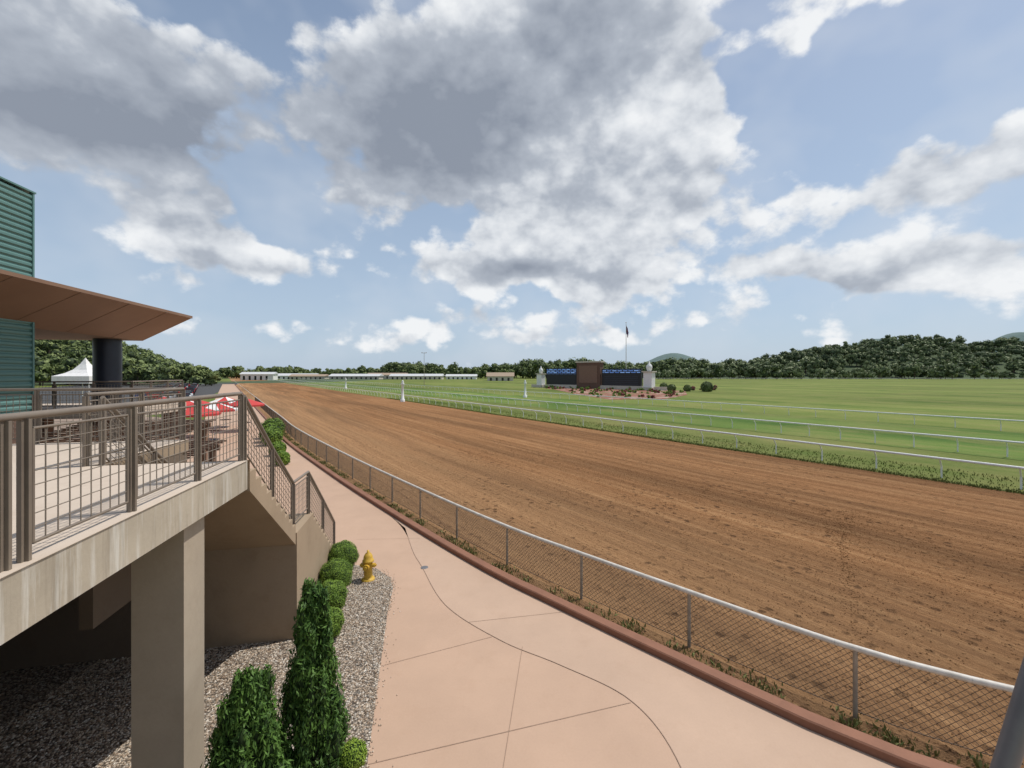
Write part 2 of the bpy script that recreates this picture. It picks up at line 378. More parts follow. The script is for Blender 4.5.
def inpoly(P,poly):
    x,y=P[:,0],P[:,1]; c=np.zeros(len(P),bool); j=len(poly)-1
    for i in range(len(poly)):
        xi,yi=poly[i]; xj,yj=poly[j]
        c^=((yi>y)!=(yj>y))&(x<(xj-xi)*(y-yi)/(yj-yi+1e-12)+xi); j=i
    return c
P=np.c_[rng.uniform(-7.5,-1.8,30000),rng.uniform(4.4,12,30000)]; P=P[inpoly(P,gp)]
pebbles(gr,P,.02,.009,.021,STONE)
e=np.array(gp[1:8]); tt=rng.uniform(0,len(e)-1.001,260); kk=tt.astype(int); P=e[kk]*(1-(tt-kk))[:,None]+e[kk+1]*(tt-kk)[:,None]+np.c_[rng.exponential(.06,260),np.zeros(260)]
pebbles(gr,P,.012,.007,.015,STONE); gr.obj()
tp=MB('terrace_paving'); tp.sheet([(-4.5,11.5),(-7,17),(-13,27),(-26,44),(-60,60),(-60,8),(-20,8)],-.012,C_PAVE); tp.obj()
# weeds along the fence foot
wd=MB('fence_line_weeds'); cl=rng.uniform(2,60,170); nn_=34
ss=np.repeat(cl,nn_)+rng.normal(0,.10,len(cl)*nn_); oo=rng.normal(.28,.13,len(ss)); PP=at(ss,np.clip(oo,-.05,.52))
C=np.c_[PP,rng.uniform(-.02,.05,len(PP))]
cards(wd,C,rng.normal(0,1,(len(C),3))*np.array([1,1,.3]),.028,foliage('weed_leaves',(.10,.12,.03),(.26,.25,.09),3),1.7,.2,up=(0,0,1.0)); wd.obj()

# ------------------------------------------------------------------ chain link fence
fe=MB('chain_link_fence')
Lmax=100
sref=.25*int(np.argmin(np.linalg.norm(FP-np.array([5.17,6.6]),axis=1)))
s0=np.arange(sref-10,Lmax,2.5); s0=s0[s0>0]; pp=at(s0)
fe.segs(np.c_[pp,np.full(len(pp),-.05)],np.c_[pp,np.full(len(pp),1.0)],.032,GALV2,8)
sp=np.arange(0,len(FP)-1,3); tr=np.c_[FP[sp],np.full(len(sp),1.02)]
fe.segs(tr[:-1],tr[1:],.045,GALV,10)
br=np.c_[FP[sp],np.full(len(sp),.06)]; fe.segs(br[:-1],br[1:],.006,LINK,4)
for sgn in (1,-1):
    st=np.arange(0,Lmax,.095)
    for k in range(4):
        a=at(np.clip(st+sgn*.93*k/4,0,Lmax)); b=at(np.clip(st+sgn*.93*(k+1)/4,0,Lmax))
        off=.004*sgn
        fe.segs(np.c_[a+off,np.full(len(a),.05+.93*k/4)],np.c_[b+off,np.full(len(b),.05+.93*(k+1)/4)],.0040,LINK,3,caps=False)
fe.obj()

# ------------------------------------------------------------------ inner rails
def rail(name,s,h,q0,q1,step,rr,lean=.35):
    mb=MB(name); q=np.arange(q0,q1,step)
    top=np.array([TF.p(s,t,h) for t in q]); foot=np.array([TF.p(s+lean,t,-.05) for t in q]); mid=np.array([TF.p(s+lean,t,h*.55) for t in q])
    mb.segs(foot,mid,rr*.8,WHITE,6); mb.segs(mid,top,rr*.7,WHITE,6)
    mb.segs(top[:-1],top[1:],rr*1.25,WHITE,8); return mb.obj()
rail('white_track_rail',29.6,1.0,-20,560,2.6,.05)
rail('white_track_rail',40.5,1.0,-30,560,2.2,.05)
rail('white_track_rail',59.4,1.0,-40,560,3.0,.05)
bf=MB('white_track_rail')
px=np.linspace(30,900,250); f0=np.c_[px,np.full(250,420.)+0*px,np.full(250,1.1)]
bf.segs(f0[:-1],f0[1:],.16,WHITE,4); bf.segs(np.c_[f0[:,:2],np.full(250,0)],f0,.08,WHITE,4); bf.obj()

# ------------------------------------------------------------------ deck + stairs
ZD=3.95
dk=MB('concrete_deck')
BF.box(dk,(-.32,0),(-7,3.54),(ZD-.42,ZD-.005),C_FASC)
BF.box(dk,(-14,-.324),(-7,3.54),(ZD-.22,ZD-.012),C_WALL)
BF.box(dk,(-14,-1.93),(3.545,5.94),(ZD-.22,ZD-.012),C_WALL)
BF.box(dk,(-14,.012),(-7,3.50),(ZD-.004,ZD),C_DECK)
BF.box(dk,(-14,-1.92),(3.502,5.92),(ZD-.004,ZD),C_DECK)
BF.box(dk,(-14,-.324),(3.2,3.538),(ZD-.42,ZD-.225),C_FASC)
for t in (-6.5,-2.0): BF.box(dk,(-14,-.33),(t,t+.3),(ZD-.5,ZD-.223),C_WALL)
dk.obj()
co=MB('concrete_column')
cA=-.12; 
BF.box(co,(cA-.515,cA),(2.13,2.58),(-.05,ZD-.424),C_COL); co.obj()
st=MB('concrete_staircase')
def zig(t0,z0,n,rise,tread):
    pr=[(t0,z0)]; t,z=t0,z0
    for i in range(n):
        z-=rise; pr.append((t,z)); 
        if i<n-1: t+=tread; pr.append((t,z))
    return pr
p1=zig(3.545,ZD,11,.169,.222)
prof=p1[:-1]+[(5.74,p1[-2][1]),(5.74,2.0),(5.74,1.86),(3.545,3.5)]
BF.extr_a(st,prof,-1.9,.03,C_WALL)
p2=zig(7.0,2.09,12,.174,.23)
BF.extr_a(st,[(5.745,2.09)]+p2[:-1]+[(p2[-1][0],-.05),(5.745,-.05)],-1.90,.05,C_WALL)
st.obj()
bw=MB('retaining_and_light_block_walls'); BF.box(bw,(-14,-1.96),(5.75,5.95),(-.05,ZD-.225),C_DARK); BF.box(bw,(-14,-.4),(-2.7,-2.5),(-.05,3.4),C_DARK); BF.box(bw,(-8.6,-8.4),(-2.49,5.74),(-.05,3.4),C_DARK)  # rear and left walls added out of view to block sky light under deck
BF.box(bw,(-2.10,-1.935),(3.56,5.745),(1.7,ZD-.23),C_DARK); bw.obj()  # side wall added beside the stairs to keep sun from under the deck
def mesh_panel(mb,P,Q,z0a,z1a,z0b,z1b,pitch=.095):
    P=np.array(P[:2]);Q=np.array(Q[:2]); L=np.linalg.norm(Q-P); nv=max(2,int(L/pitch)); f=np.linspace(0,1,nv+1)
    xy=P[None]*(1-f)[:,None]+Q[None]*f[:,None]; lo=z0a*(1-f)+z0b*f; hi=z1a*(1-f)+z1b*f
    mb.segs(np.c_[xy,lo],np.c_[xy,hi],.0045,WIRE,4,caps=False)
    nh=max(2,int((z1a-z0a)/pitch)); g_=np.linspace(0,1,nh+1)
    a=np.c_[np.repeat(P[None],nh+1,0),z0a+(z1a-z0a)*g_]; b=np.c_[np.repeat(Q[None],nh+1,0),z0b+(z1b-z0b)*g_]
    mb.segs(a,b,.0045,WIRE,4,caps=False)
    for (u,v) in ((a[0],b[0]),(a[-1],b[-1]),(a[0],a[-1]),(b[0],b[-1])): mb.segs([u],[v],.013,RAILM,4)
def railing(name,pts,H=.97,gap=.10):
    mb=MB(name)
    for p in pts:
        fr=Frame((p[0],p[1]),BF.x); fr.box(mb,(-.035,.035),(-.012,.012),(p[2]-.15,p[2]+H-.02),RAILM); fr.box(mb,(-.012,.012),(-.035,.035),(p[2]-.15,p[2]+H-.021),RAILM)
    for a,b in zip(pts[:-1],pts[1:]):
        a=np.array(a);b=np.array(b)
        mb.segs([a+[0,0,H]],[b+[0,0,H]],.028,RAILM,8)
        d=(b-a); d[2]=0; d/=np.linalg.norm(d); e=d*.06
        fa=.06/np.linalg.norm((b-a)[:2]); za=a[2]*(1-fa)+b[2]*fa; zb=b[2]*(1-fa)+a[2]*fa
        if np.linalg.norm((b-a)[:2])>.4: mesh_panel(mb,a+e,b-e,za+gap,za+H-.09,zb+gap,zb+H-.09)
    return mb.obj()
railing('deck_railing',[BF.p(-.07,t,ZD) for t in (-3.5,-2.33,-1.17,-.02,.12,1.18,2.32,3.50)])
railing('deck_railing',[BF.p(-1.98,3.5,ZD),BF.p(-1.98,4.65,ZD)]+[BF.p(a,5.85,ZD) for a in (-1.98,-3.1,-4.3,-5.5,-6.7,-7.9,-9.1)])
for a in (-.05,-1.82):
    railing('stair_railing',[BF.p(a,3.55,ZD),BF.p(a,4.7,3.0),BF.p(a,5.85,2.12),BF.p(a,6.95,2.09),BF.p(a,8.3,1.09),BF.p(a,9.6,.10)],H=.93,gap=.14)

# ------------------------------------------------------------------ building, canopy, upper terrace
bd=MB('teal_clad_building')
def corrug(a,t0,t1,z0,z1,pitch=.17,dep=.035):
    z=z0; rows=[]
    while z<z1-1e-6:
        rows+= [(a,z),(a+dep,z+pitch*.25),(a+dep,z+pitch*.6),(a,z+pitch*.85)]; z+=pitch
    V=[BF.p(x,t0,zz) for x,zz in rows]+[BF.p(x,t1,zz) for x,zz in rows]; n=len(rows)
    bd.add(V,np.array([[i,i+1,i+1+n,i+n] for i in range(n-1)]),TEAL)
corrug(-9.07,6.0,12.05,3.95,10.55)
BF.box(bd,(-20,-9.09),(6.0,12.04),(-.05,3.94),BRICK)
BF.box(bd,(-20,-9.09),(6.0,12.0),(3.945,10.5),TEAL)
BF.box(bd,(-9.11,-9.02),(12.0,12.06),(3.95,10.6),TEAL)
BF.box(bd,(-20,-9.0),(5.9,12.09),(10.601,10.65),TEAL)
BF.extr_t(bd,[(-7.44,7.60),(-7.44,7.70),(-16,7.95),(-16,7.62)],-8,17.55,CANOPY)
BF.extr_t(bd,[(-7.46,7.598),(-9.3,6.6),(-9.3,7.615),(-7.47,7.605)],-8,17.50,CANOPY)
BF.extr_t(bd,[(-9.302,6.6),(-16,6.6),(-16,7.6),(-9.302,7.61)],-8,17.48,SOFFIT)
for t in np.arange(1.0,17.4,2.1): bd.segs([BF.p(-7.45,t,7.598)],[BF.p(-9.3,t,6.598)],.008,SOFFIT,4)
bd.lathe(BF.p(-10.1,16.75,0),[(.44,3.9),(.44,6.6)],NAVY,24)
bd.obj()
ut=MB('upper_terrace'); BF.box(ut,(-16,-8.0),(14.7,18.2),(3.6,ZD),C_DECK)
for a in (-15,-11,-8.4): 
    for t in (15,17.8): BF.box(ut,(a-.2,a+.2),(t-.2,t+.2),(-.05,3.598),BRICK)
ut.obj()
railing('terrace_railing',[BF.p(a,14.8,ZD) for a in (-8.1,-9.3,-10.5,-11.7,-12.9)])
railing('terrace_railing',[BF.p(-8.1,t,ZD) for t in (14.8,15.9,17.0,18.1)])
def pergola(name,a0,a1,t0,t1,z0,z1):
    mb=MB(name)
    for a in np.linspace(a0+.2,a1-.2,3):
        for t,z in ((t0+.2,z0),(t1-.2,z1)): BF.box(mb,(a-.07,a+.07),(t-.07,t+.07),(-.05,z-.12),BROWN)
    for t,z in ((t0+.2,z0),(t1-.2,z1)): BF.box(mb,(a0,a1),(t-.06,t+.06),(z-.12,z+.04),BROWN)
    for a in np.arange(a0,a1,.45):
        A=BF.p(a,t0,z0+.06);B=BF.p(a,t1,z1+.06); mb.segs([A],[B],.045,BROWN,4,smooth=False)
    for f in np.linspace(0,1,int((t1-t0)/.22)):
        t=t0+(t1-t0)*f; z=z0+(z1-z0)*f+.12
        mb.segs([BF.p(a0-.1,t,z)],[BF.p(a1+.1,t,z)],.03,BROWN,4,smooth=False)
    mb.obj()
pergola('pergola',-8.6,-3.4,7.6,10.8,2.9,3.1)
pergola('pergola',-9.8,-5.6,12.0,15.2,2.9,3.3)

# ------------------------------------------------------------------ plants
def ballshrub(name,c,r,mat,n=9000,size=.011):
    mb=MB(name); V,F=ICO3; c=np.array(c); ph=rng.uniform(0,6,3)
    bf_=lambda d:1+.045*np.sin(d@np.array([7,3,5.])+ph[0])+.04*np.sin(d@np.array([-4,8,6.])+ph[1])+.02*np.sin(d@np.array([15,-12,9.])+ph[2])
    mb.add(V*(r*.93*bf_(V))[:,None]+c,F,F_CORE2,True)
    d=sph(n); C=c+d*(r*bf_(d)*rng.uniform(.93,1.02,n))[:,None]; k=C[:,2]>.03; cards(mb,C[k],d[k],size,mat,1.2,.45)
    mb.segs([(c[0],c[1],0)],[(c[0],c[1],c[2])],.03,BARK,6)
    return mb.obj()
ballshrub('boxwood_shrub',(-4.42,11.25,.44),.38,F_BOX)
ballshrub('boxwood_shrub',(-4.20,10.25,.40),.38,F_BOX)
ballshrub('boxwood_shrub',(-3.95,9.35,.36),.34,F_BOX)
ballshrub('boxwood_shrub',(-3.60,8.4,.33),.29,F_BOX)
ballshrub('lime_shrub',(-2.05,5.55,.28),.17,F_LIME,2500)
def cypress(name,x,y,h,w,n,leaders=6):
    mb=MB(name); lob=[]
    for i in range(100):
        z=h*rng.uniform(.03,.90); f=z/h; rr=w/2*(1-f**1.5)**.85*rng.uniform(.45,.92); th=rng.uniform(0,6.28)
        lob.append((x+rr*math.cos(th),y+rr*math.sin(th),z,w*.10*(1-.5*f),h*rng.uniform(.07,.16)*(1-.3*f)))
    for i in range(leaders): lob.append((x+rng.normal(0,.10*w),y+rng.normal(0,.10*w),h*rng.uniform(.70,.92),w*.05,h*.10))
    per=n//len(lob)+1
    big=[(x,y,h*.80,w*.09,h*.18),(x,y,h*.58,w*.24,h*.3),(x,y,h*.3,w*.37,h*.29)]
    for li,(a,b,c,rx,rz) in enumerate(lob+big):
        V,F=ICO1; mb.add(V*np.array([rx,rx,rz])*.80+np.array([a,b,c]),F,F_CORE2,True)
        m=per if li<len(lob) else 1000
        d=sph(m); C=np.array([a,b,c])+d*np.array([rx,rx,rz])*rng.uniform(.85,1.3,(m,1)); k=C[:,2]>.02
        cards(mb,C[k],d[k]+rng.normal(0,.6,(k.sum(),3)),.018,F_CYP,2.0,.4,up=(0,0,1.0))
    mb.segs([(x,y,-.02)],[(x,y,h*.5)],.05,BARK,8,r1=.02)
    mb.obj()
cypress('cypress_tree',-2.58,5.55,2.50,.90,24000)
cypress('cypress_tree',-3.02,4.95,1.80,1.10,24000,14)
for (x,y,r) in ((-17.6,31.5,.7),(-18.5,33,.8),(-19.5,35,.9),(-13.2,24.6,.45),(-15,27.5,.5),(-9.8,13,.6),(-8.9,12.5,.5),(-11,13.6,.7),(-12.4,14.2,.7)):
    ballshrub('garden_shrub',(x,y,r*.8),r,F_BOX,1800,.05)

def crown(x,y,z,h,w,rngl):
    nl=rngl.integers(6,10); L=[]
    for i in range(nl):
        th=rngl.uniform(0,6.28); f=rngl.uniform(.25,.84); rr=w*.5*rngl.uniform(.1,.62)*(1-.5*abs(f-.5)*2*.9)
        r=w*rngl.uniform(.17,.29)*(1.05-.35*f)
        L.append((x+rr*math.cos(th),y+rr*math.sin(th),z+h*f,r,r*rngl.uniform(.75,1.05)))
    return L
def forest(name,trees,mat,ncard,csize,corem=F_CORE):
    mb=MB(name); cores=[];CC=[];NN=[];T0=[];T1=[]
    V,F=ICO1
    for (x,y,z,h,w) in trees:
        L=crown(x,y,z,h,w,rng)
        T0.append((x,y,z-1));T1.append((x,y,z+h*.6))
        for (a,b,c,r,rz) in L:
            cores.append(V*np.array([r,r,rz])*.76*rng.uniform(.85,1.15,(len(V),1))+np.array([a,b,c]))
            d=sph(ncard); d[:,2]=np.where(rng.random(ncard)<.6,np.abs(d[:,2]),d[:,2]); CC.append(np.array([a,b,c])+d*np.array([r,r,rz])*rng.uniform(.82,1.12,(ncard,1))); NN.append(d)
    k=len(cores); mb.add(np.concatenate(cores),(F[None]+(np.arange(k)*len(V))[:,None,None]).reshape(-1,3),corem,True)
    cards(mb,np.concatenate(CC),np.concatenate(NN),csize,mat,1.0,.3)
    hs=np.array([t[3] for t in trees]); mb.segs(T0,T1,hs*.02+.1,BARK,5,r1=hs*.008+.03,caps=False)
    mb.obj()
def sm(x): x=max(0,min(1,x)); return x*x*(3-2*x)
def hill(name,fn,x0,x1,y0,y1,nx,ny,mat):
    mb=MB(name); X,Y=np.meshgrid(np.linspace(x0,x1,nx),np.linspace(y0,y1,ny)); Z=np.vectorize(fn)(X,Y)
    V=np.c_[X.ravel(),Y.ravel(),Z.ravel()]; F=np.array([[j*nx+i,j*nx+i+1,(j+1)*nx+i+1,(j+1)*nx+i] for j in range(ny-1) for i in range(nx-1)])
    mb.add(V,F,mat,True); mb.obj()
def hL(x,y):
    r=-x/max(y,60); return -.5+ 27*sm((r-.68)/.36)*sm((y-190)/130)+1.2*math.sin(x*.03)*sm((y-190)/120)
hill('wooded_hill',hL,-700,-90,150,520,60,40,HILLG)
def hR(x,y):
    r=x/y; base=34*sm((r-.36)/.55)
    bumps=15*math.exp(-((r-.93)/.11)**2)+10*math.exp(-((r-1.20)/.08)**2)+7*math.exp(-((r-.70)/.07)**2)
    return -.5+(base+bumps)*sm((y-450)/200)*sm((r-.3)/.1)
hill('wooded_hill',hR,120,1500,400,900,90,40,HILLG)
trees=[]
for i in range(340):
    y=rng.uniform(185,350); r=rng.uniform(.68,1.40); x=-r*y
    h=rng.uniform(9,15)*(.5+.5*sm((r-.66)/.2)); trees.append((x,y,max(-.1,hL(x,y)),h,h*rng.uniform(.8,1.1)))
forest('hillside_trees',trees,F_TREE,34,.8)
trees=[]
for i in range(560):
    y=rng.uniform(490,720); r=rng.uniform(.36,1.45); x=r*y; h=rng.uniform(11,23)
    trees.append((x,y,max(-.1,hR(x,y)),h,h*rng.uniform(.75,1.1)))
for i in range(150):
    y=rng.uniform(428,478); r=rng.uniform(.34,1.4); x=r*y; h=rng.uniform(7,18)*(.6+.6*math.sin(x*.016+1)**2)
    trees.append((x,y,-.1,h,h*rng.uniform(.85,1.25)))
forest('tree_line_right_bank',trees,F_HILL,34,1.25)
trees=[]
for i in range(520):
    r=rng.uniform(-.68,.46); y=rng.uniform(490,640); x=r*y
    h=rng.uniform(10,20)+8*sm((r+.15)/.3)*rng.uniform(.2,1)+3*math.sin(x*.035); 
    if r<-.3: h*=.75
    trees.append((x,y,-.1,h,h*rng.uniform(.8,1.2)))
forest('tree_line',trees,F_TREE,30,1.3)
def hD(x,y):
    r=x/y
    return (8+128*math.exp(-((r-.37)/.085)**2)+60*sm((r-.40)/.25)+150*math.exp(-((r-.86)/.13)**2)+190*sm((r-.98)/.2)+6*math.sin(x*.006)+4*math.sin(x*.013))*sm((y-2200)/400)-1
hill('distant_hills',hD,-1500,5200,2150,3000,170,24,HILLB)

# ------------------------------------------------------------------ tote board
TB=Frame((11.4,169.2),(.75,-.66)); tb=MB('tote_board')
TB.box(tb,(4,42),(-.5,1.6),(-.05,1.2),CREAM)
TB.box(tb,(2.6,16.6),(0,1.2),(1.2,7.4),BLACK); TB.box(tb,(3,16.2),(-.12,-.01),(5.2,7.1),SCREEN); TB.box(tb,(3,16.2),(-.10,-.01),(1.9,4.6),BLACK)
TB.box(tb,(27,41.5),(0,1.2),(1.2,7.0),BLACK); TB.box(tb,(27.4,41.2),(-.12,-.01),(5.6,6.8),SCREEN); 
for k in range(5): TB.box(tb,(28,40.5),(-.06,-.01),(1.6+.65*k,1.85+.65*k),NAVY)
TB.box(tb,(16.9,26.6),(-.6,1.8),(-.04,9.3),BRICK); TB.box(tb,(16.5,27),(-.8,2.0),(9.3,9.8),CREAM); TB.box(tb,(18,25.5),(-.72,-.61),(2,8.2),BROWN)
tb.obj()
def pillar(name,fr,a,h,w):
    mb=MB(name); fr.box(mb,(a-w*.62,a+w*.62),(-w*.62,w*.62),(-.05,.9),CREAM); fr.box(mb,(a-w/2,a+w/2),(-w/2,w/2),(.9,h*.62),WHITE)
    fr.box(mb,(a-w*.65,a+w*.65),(-w*.65,w*.65),(h*.62,h*.66),CREAM)
    mb.lathe(fr.p(a,0,0),[(w*.2,h*.66),(w*.3,h*.72),(w*.36,h*.80),(w*.3,h*.86),(w*.12,h*.92),(.12,h),(0,h*1.02)],WHITE,14)
    mb.obj()
pillar('stone_pillar',TB,0,8.2,2.4); pillar('stone_pillar',TB,44.3,9.3,2.8)
wl=MB('low_white_wall')
TB.box(wl,(-5,3.2),(.2,.6),(-.05,1.1),CREAM); TB.box(wl,(41,50),(.2,.6),(-.05,1.1),CREAM); wl.obj()
fl=MB('flagpole'); fl.segs([(39.8,150,-.1)],[(39.8,150,23)],.16,GALV,8,r1=.07); fl.lathe((39.8,150,23),[(0,.3),(.2,.15),(0,0)],YELLOW,8)
V=[];nn=12
for j in range(nn):
    f=j/(nn-1)
    V+= [(39.9+.8*f,150+.25*math.sin(f*9),22.4-2.6*f),(39.9+.5*f,150+.25*math.sin(f*9+1),19.6-1.9*f)]
fl.add(V,np.array([[2*i,2*i+1,2*i+3,2*i+2] for i in range(nn-1)]),simple('flag_cloth',(.25,.05,.07),(.05,.05,.16),scale=.8,bs=0)); fl.obj()
mu=MB('flower_bed')
bedp=[(20,88),(32,90),(44,108),(54,134),(48,139),(14,168),(12,160),(15,138),(17,108)]
mu.sheet(bedp,-.03,MULCH); mu.obj()
lst=[]
Pb=np.c_[rng.uniform(12,52,500),rng.uniform(90,166,500)]; Pb=Pb[inpoly(Pb,bedp)][:110]
for p in Pb: r_=rng.uniform(.25,.6)*(1.3 if p[1]>140 else 1); lst.append((p[0],p[1],-.2,r_*1.6,r_*2.2))
forest('flower_bed_plants',lst,F_BOX,20,.15)
for (u,dd,r) in ((58,128,1.7),(50.5,143,1.3),(47.5,128,1.2),(53,130,1.1)): ballshrub('round_shrub',(u,dd,r*.75),r,F_TREE,1500,.16)
forest('red_barberry_shrubs',[(58+i*1.6,140+rng.uniform(-2,2),-.3,rng.uniform(1.2,2.2),2.2) for i in range(6)]+[(p[0]+.8,p[1],-.2,.8,1.2) for p in Pb[:40]],foliage('red_leaves',(.10,.03,.025),(.30,.08,.06)),24,.15)

def marker(name,x,y,h):
    mb=MB(name); mb.lathe((x,y,-.03),[(.42,0),(.42,.5),(.26,.6),(.2,h*.75),(.3,h*.78),(.32,h*.84),(.16,h*.9),(.22,h*.95),(0,h)],WHITE,14); mb.obj()
marker('furlong_pole',-20.6,81,4.1); marker('furlong_pole',2.9,95,3.9); marker('furlong_pole',-58,150,4)
lp=MB('light_pole'); lp.segs([(-38,186,0)],[(-38,186,14.5)],.12,GALV2,6,r1=.07); lp.segs([(-39,186,14.3)],[(-37,186,14.3)],.08,GALV2,5)
for k in (-1,1): lp.add([( -38+k*.9-.2,185.7,14.2),(-38+k*.9+.2,185.7,14.2),(-38+k*.9+.2,185.9,14.6),(-38+k*.9-.2,185.9,14.6)],[[0,1,2,3]],GALV2)
lp.obj()

# ------------------------------------------------------------------ far buildings
def barn(name,x,y,L,W,h,rh,roof,wall,ang=0):
    mb=MB(name); fr=Frame((x,y),(math.cos(ang),math.sin(ang)))
    fr.box(mb,(0,L),(0,W),(-.1,h),wall)
    fr.extr_a(mb,[(-.8,h+.02),(W/2,h+rh),(W+.8,h+.02)],-.8,L+.8,roof)
    for a in np.arange(2,L-2,4.5): fr.box(mb,(a,a+1.6),(-.06,.01),(.0,h*.7),GLASS)
    mb.obj()
ROOFW=simple('white_metal_roof',(.62,.63,.63),rough=.5,bs=0); ROOFB=simple('tan_shingle_roof',(.38,.29,.21),rough=.9,bs=0)
barn('horse_barn',-170,400,46,14,3.2,2.2,ROOFW,CREAM); barn('horse_barn',-118,415,50,14,3.2,2.2,ROOFW,CREAM)
barn('horse_barn',-260,430,60,14,3.4,2.4,ROOFW,WHITE,.15); barn('horse_barn',-66,430,30,12,3,2,ROOFW,WHITE)
barn('horse_barn',-215,415,34,12,3,2,ROOFB,CREAM); barn('horse_barn',-150,445,40,12,4,2.4,ROOFB,CREAM)
barn('white_clubhouse',-235,372,26,12,5,2,ROOFW,WHITE,.2)
barn('infield_pavilion',-19,330,20,10,3.4,3.0,ROOFB,CREAM)

# ------------------------------------------------------------------ cars, tent, umbrellas, hydrant, pole
def car(x,y,ang,col,kind=0):
    mb=MB('parked_car'); fr=Frame((x,y),(math.cos(ang),math.sin(ang)))
    body=[(-2.25,.3),(-2.28,.75),(-1.45,.92),(2.1,.98),(2.25,.8),(2.25,.3)]
    top=[(-1.4,.9),(-.7,1.42),(1.3,1.48),(2.0,.96)] if not kind else [(-1.3,.9),(-.75,1.65),(2.05,1.7),(2.2,.96)]
    def ex(pr,w0,w1,m):
        n=len(pr); zmin=min(p[1] for p in pr); zmax=max(p[1] for p in pr)
        V=[]
        for sg in (-1,1):
            for (a,z) in pr:
                w=w0+(w1-w0)*(z-zmin)/(zmax-zmin); V.append(fr.p(a,sg*w,z))
        mb.add(V,[list(range(n)),list(range(n,2*n))[::-1]]+[[(i+1)%n,i,i+n,(i+1)%n+n] for i in range(n)],m)
    ex(body,.9,.86,col); ex(top,.84,.64,GLASS)
    tp_=[(a*.82+.05,z) for a,z in ((top[1][0],top[1][1]+.01),(top[2][0],top[2][1]+.01),(top[2][0],top[2][1]+.06),(top[1][0],top[1][1]+.05))]
    ex(tp_,.66,.62,col)
    for a in (-1.4,1.4):
        for sg in (-1,1): mb.segs([fr.p(a,sg*.72,.32)],[fr.p(a,sg*.93,.32)],.33,TYRE,14)
    mb.obj()
pl=MB('parking_lot'); pl.sheet([(-52,68),(-125,68),(-230,250),(-158,250)],-.02,ASPH); pl.obj()
cols=[simple('car_red',(.40,.02,.02),rough=.25,bs=0),simple('car_white',(.75,.75,.75),rough=.25,bs=0),simple('car_black',(.02,.02,.025),rough=.2,bs=0),simple('car_silver',(.40,.41,.42),rough=.3,bs=0,metal=.4),simple('car_blue',(.04,.08,.25),rough=.25,bs=0)]
for i in range(56):
    f=i%14; row=i//14
    x=-61-f*5.0-row*7; y=80+f*7+row*5
    car(x,y,-.9+rng.uniform(-.05,.05),cols[int(rng.choice(5,p=[.3,.3,.13,.17,.1]))],int(rng.integers(0,2)))
tn=MB('white_peaked_tent')
fr=Frame((-60.5,61),(1,.1)); 
for sx in (-2.2,2.2):
    for sy in (-2.2,2.2): tn.segs([fr.p(sx,sy,0)],[fr.p(sx,sy,4.4)],.06,WHITE,6)
rows=[(2.35,3.9),(2.35,4.9),(1.5,5.3),(.9,5.8),(.4,6.6),(.10,7.3),(0.02,7.5)]
V=[]
for r_,z in rows: V+=[fr.p(-r_,-r_,z),fr.p(r_,-r_,z),fr.p(r_,r_,z),fr.p(-r_,r_,z)]
tn.add(V,np.array([[4*k+i,4*k+(i+1)%4,4*k+4+(i+1)%4,4*k+4+i] for k in range(len(rows)-1) for i in range(4)]),WCAN); tn.obj()
def umbrella(x,y,r,zt,m1,m2):
    mb=MB('patio_umbrella'); mb.segs([(x,y,0)],[(x,y,zt)],.03,WHITE,6)
    mb.lathe((x,y,0),[(.3,0),(.3,.06),(.03,.1)],STEELG,10); mb.lathe((x,y,0),[(.5,.72),(.5,.76),(.02,.77)],BROWN,12)
    for i in range(8):
        a0=i*math.pi/4;a1=a0+math.pi/4
        A=(x+r*math.cos(a0),y+r*math.sin(a0),zt-.6);B=(x+r*math.cos(a1),y+r*math.sin(a1),zt-.6)
        A2=(A[0],A[1],A[2]-.15);B2=(B[0],B[1],B[2]-.15)
        mb.add([(x,y,zt),A,B,A2,B2],[[0,1,2],[1,3,4,2]],m1 if i%2 else m2)
    mb.obj()
for (x,y,a,b) in ((-23.5,34,REDF,WCAN),(-26,36,REDF,REDF),(-29,38,REDF,WCAN),(-24.5,39.5,REDF,REDF),(-31,40.5,REDF,REDF),(-28,42,WCAN,REDF),(-22.5,30.5,REDF,REDF),(-34,42,REDF,REDF)): umbrella(x,y,1.6,3.0,a,b)

hy=MB('fire_hydrant'); hx,hyy=-3.63,10.85
hy.lathe((hx,hyy,0),[(.16,0),(.16,.05),(.11,.06),(.105,.10),(.10,.46),(.14,.47),(.14,.51),(.115,.52),(.11,.60),(.075,.67),(.03,.70),(.03,.75),(0,.755)],YELLOW,20)
for d,rr,l in (((-1,0),.055,.18),((1,0),.055,.18),((0,-1),.075,.19)):
    hy.segs([(hx,hyy,.38)],[(hx+d[0]*l,hyy+d[1]*l,.38)],rr,YELLOW,12); hy.segs([(hx+d[0]*l,hyy+d[1]*l,.38)],[(hx+d[0]*(l+.03),hyy+d[1]*(l+.03),.38)],rr*.5,YELLOW,6)
hy.obj()
po=MB('steel_pole'); po.segs([(2.68,3,0)],[(4.1,3,4.6)],.062,STEELG,16); po.obj()

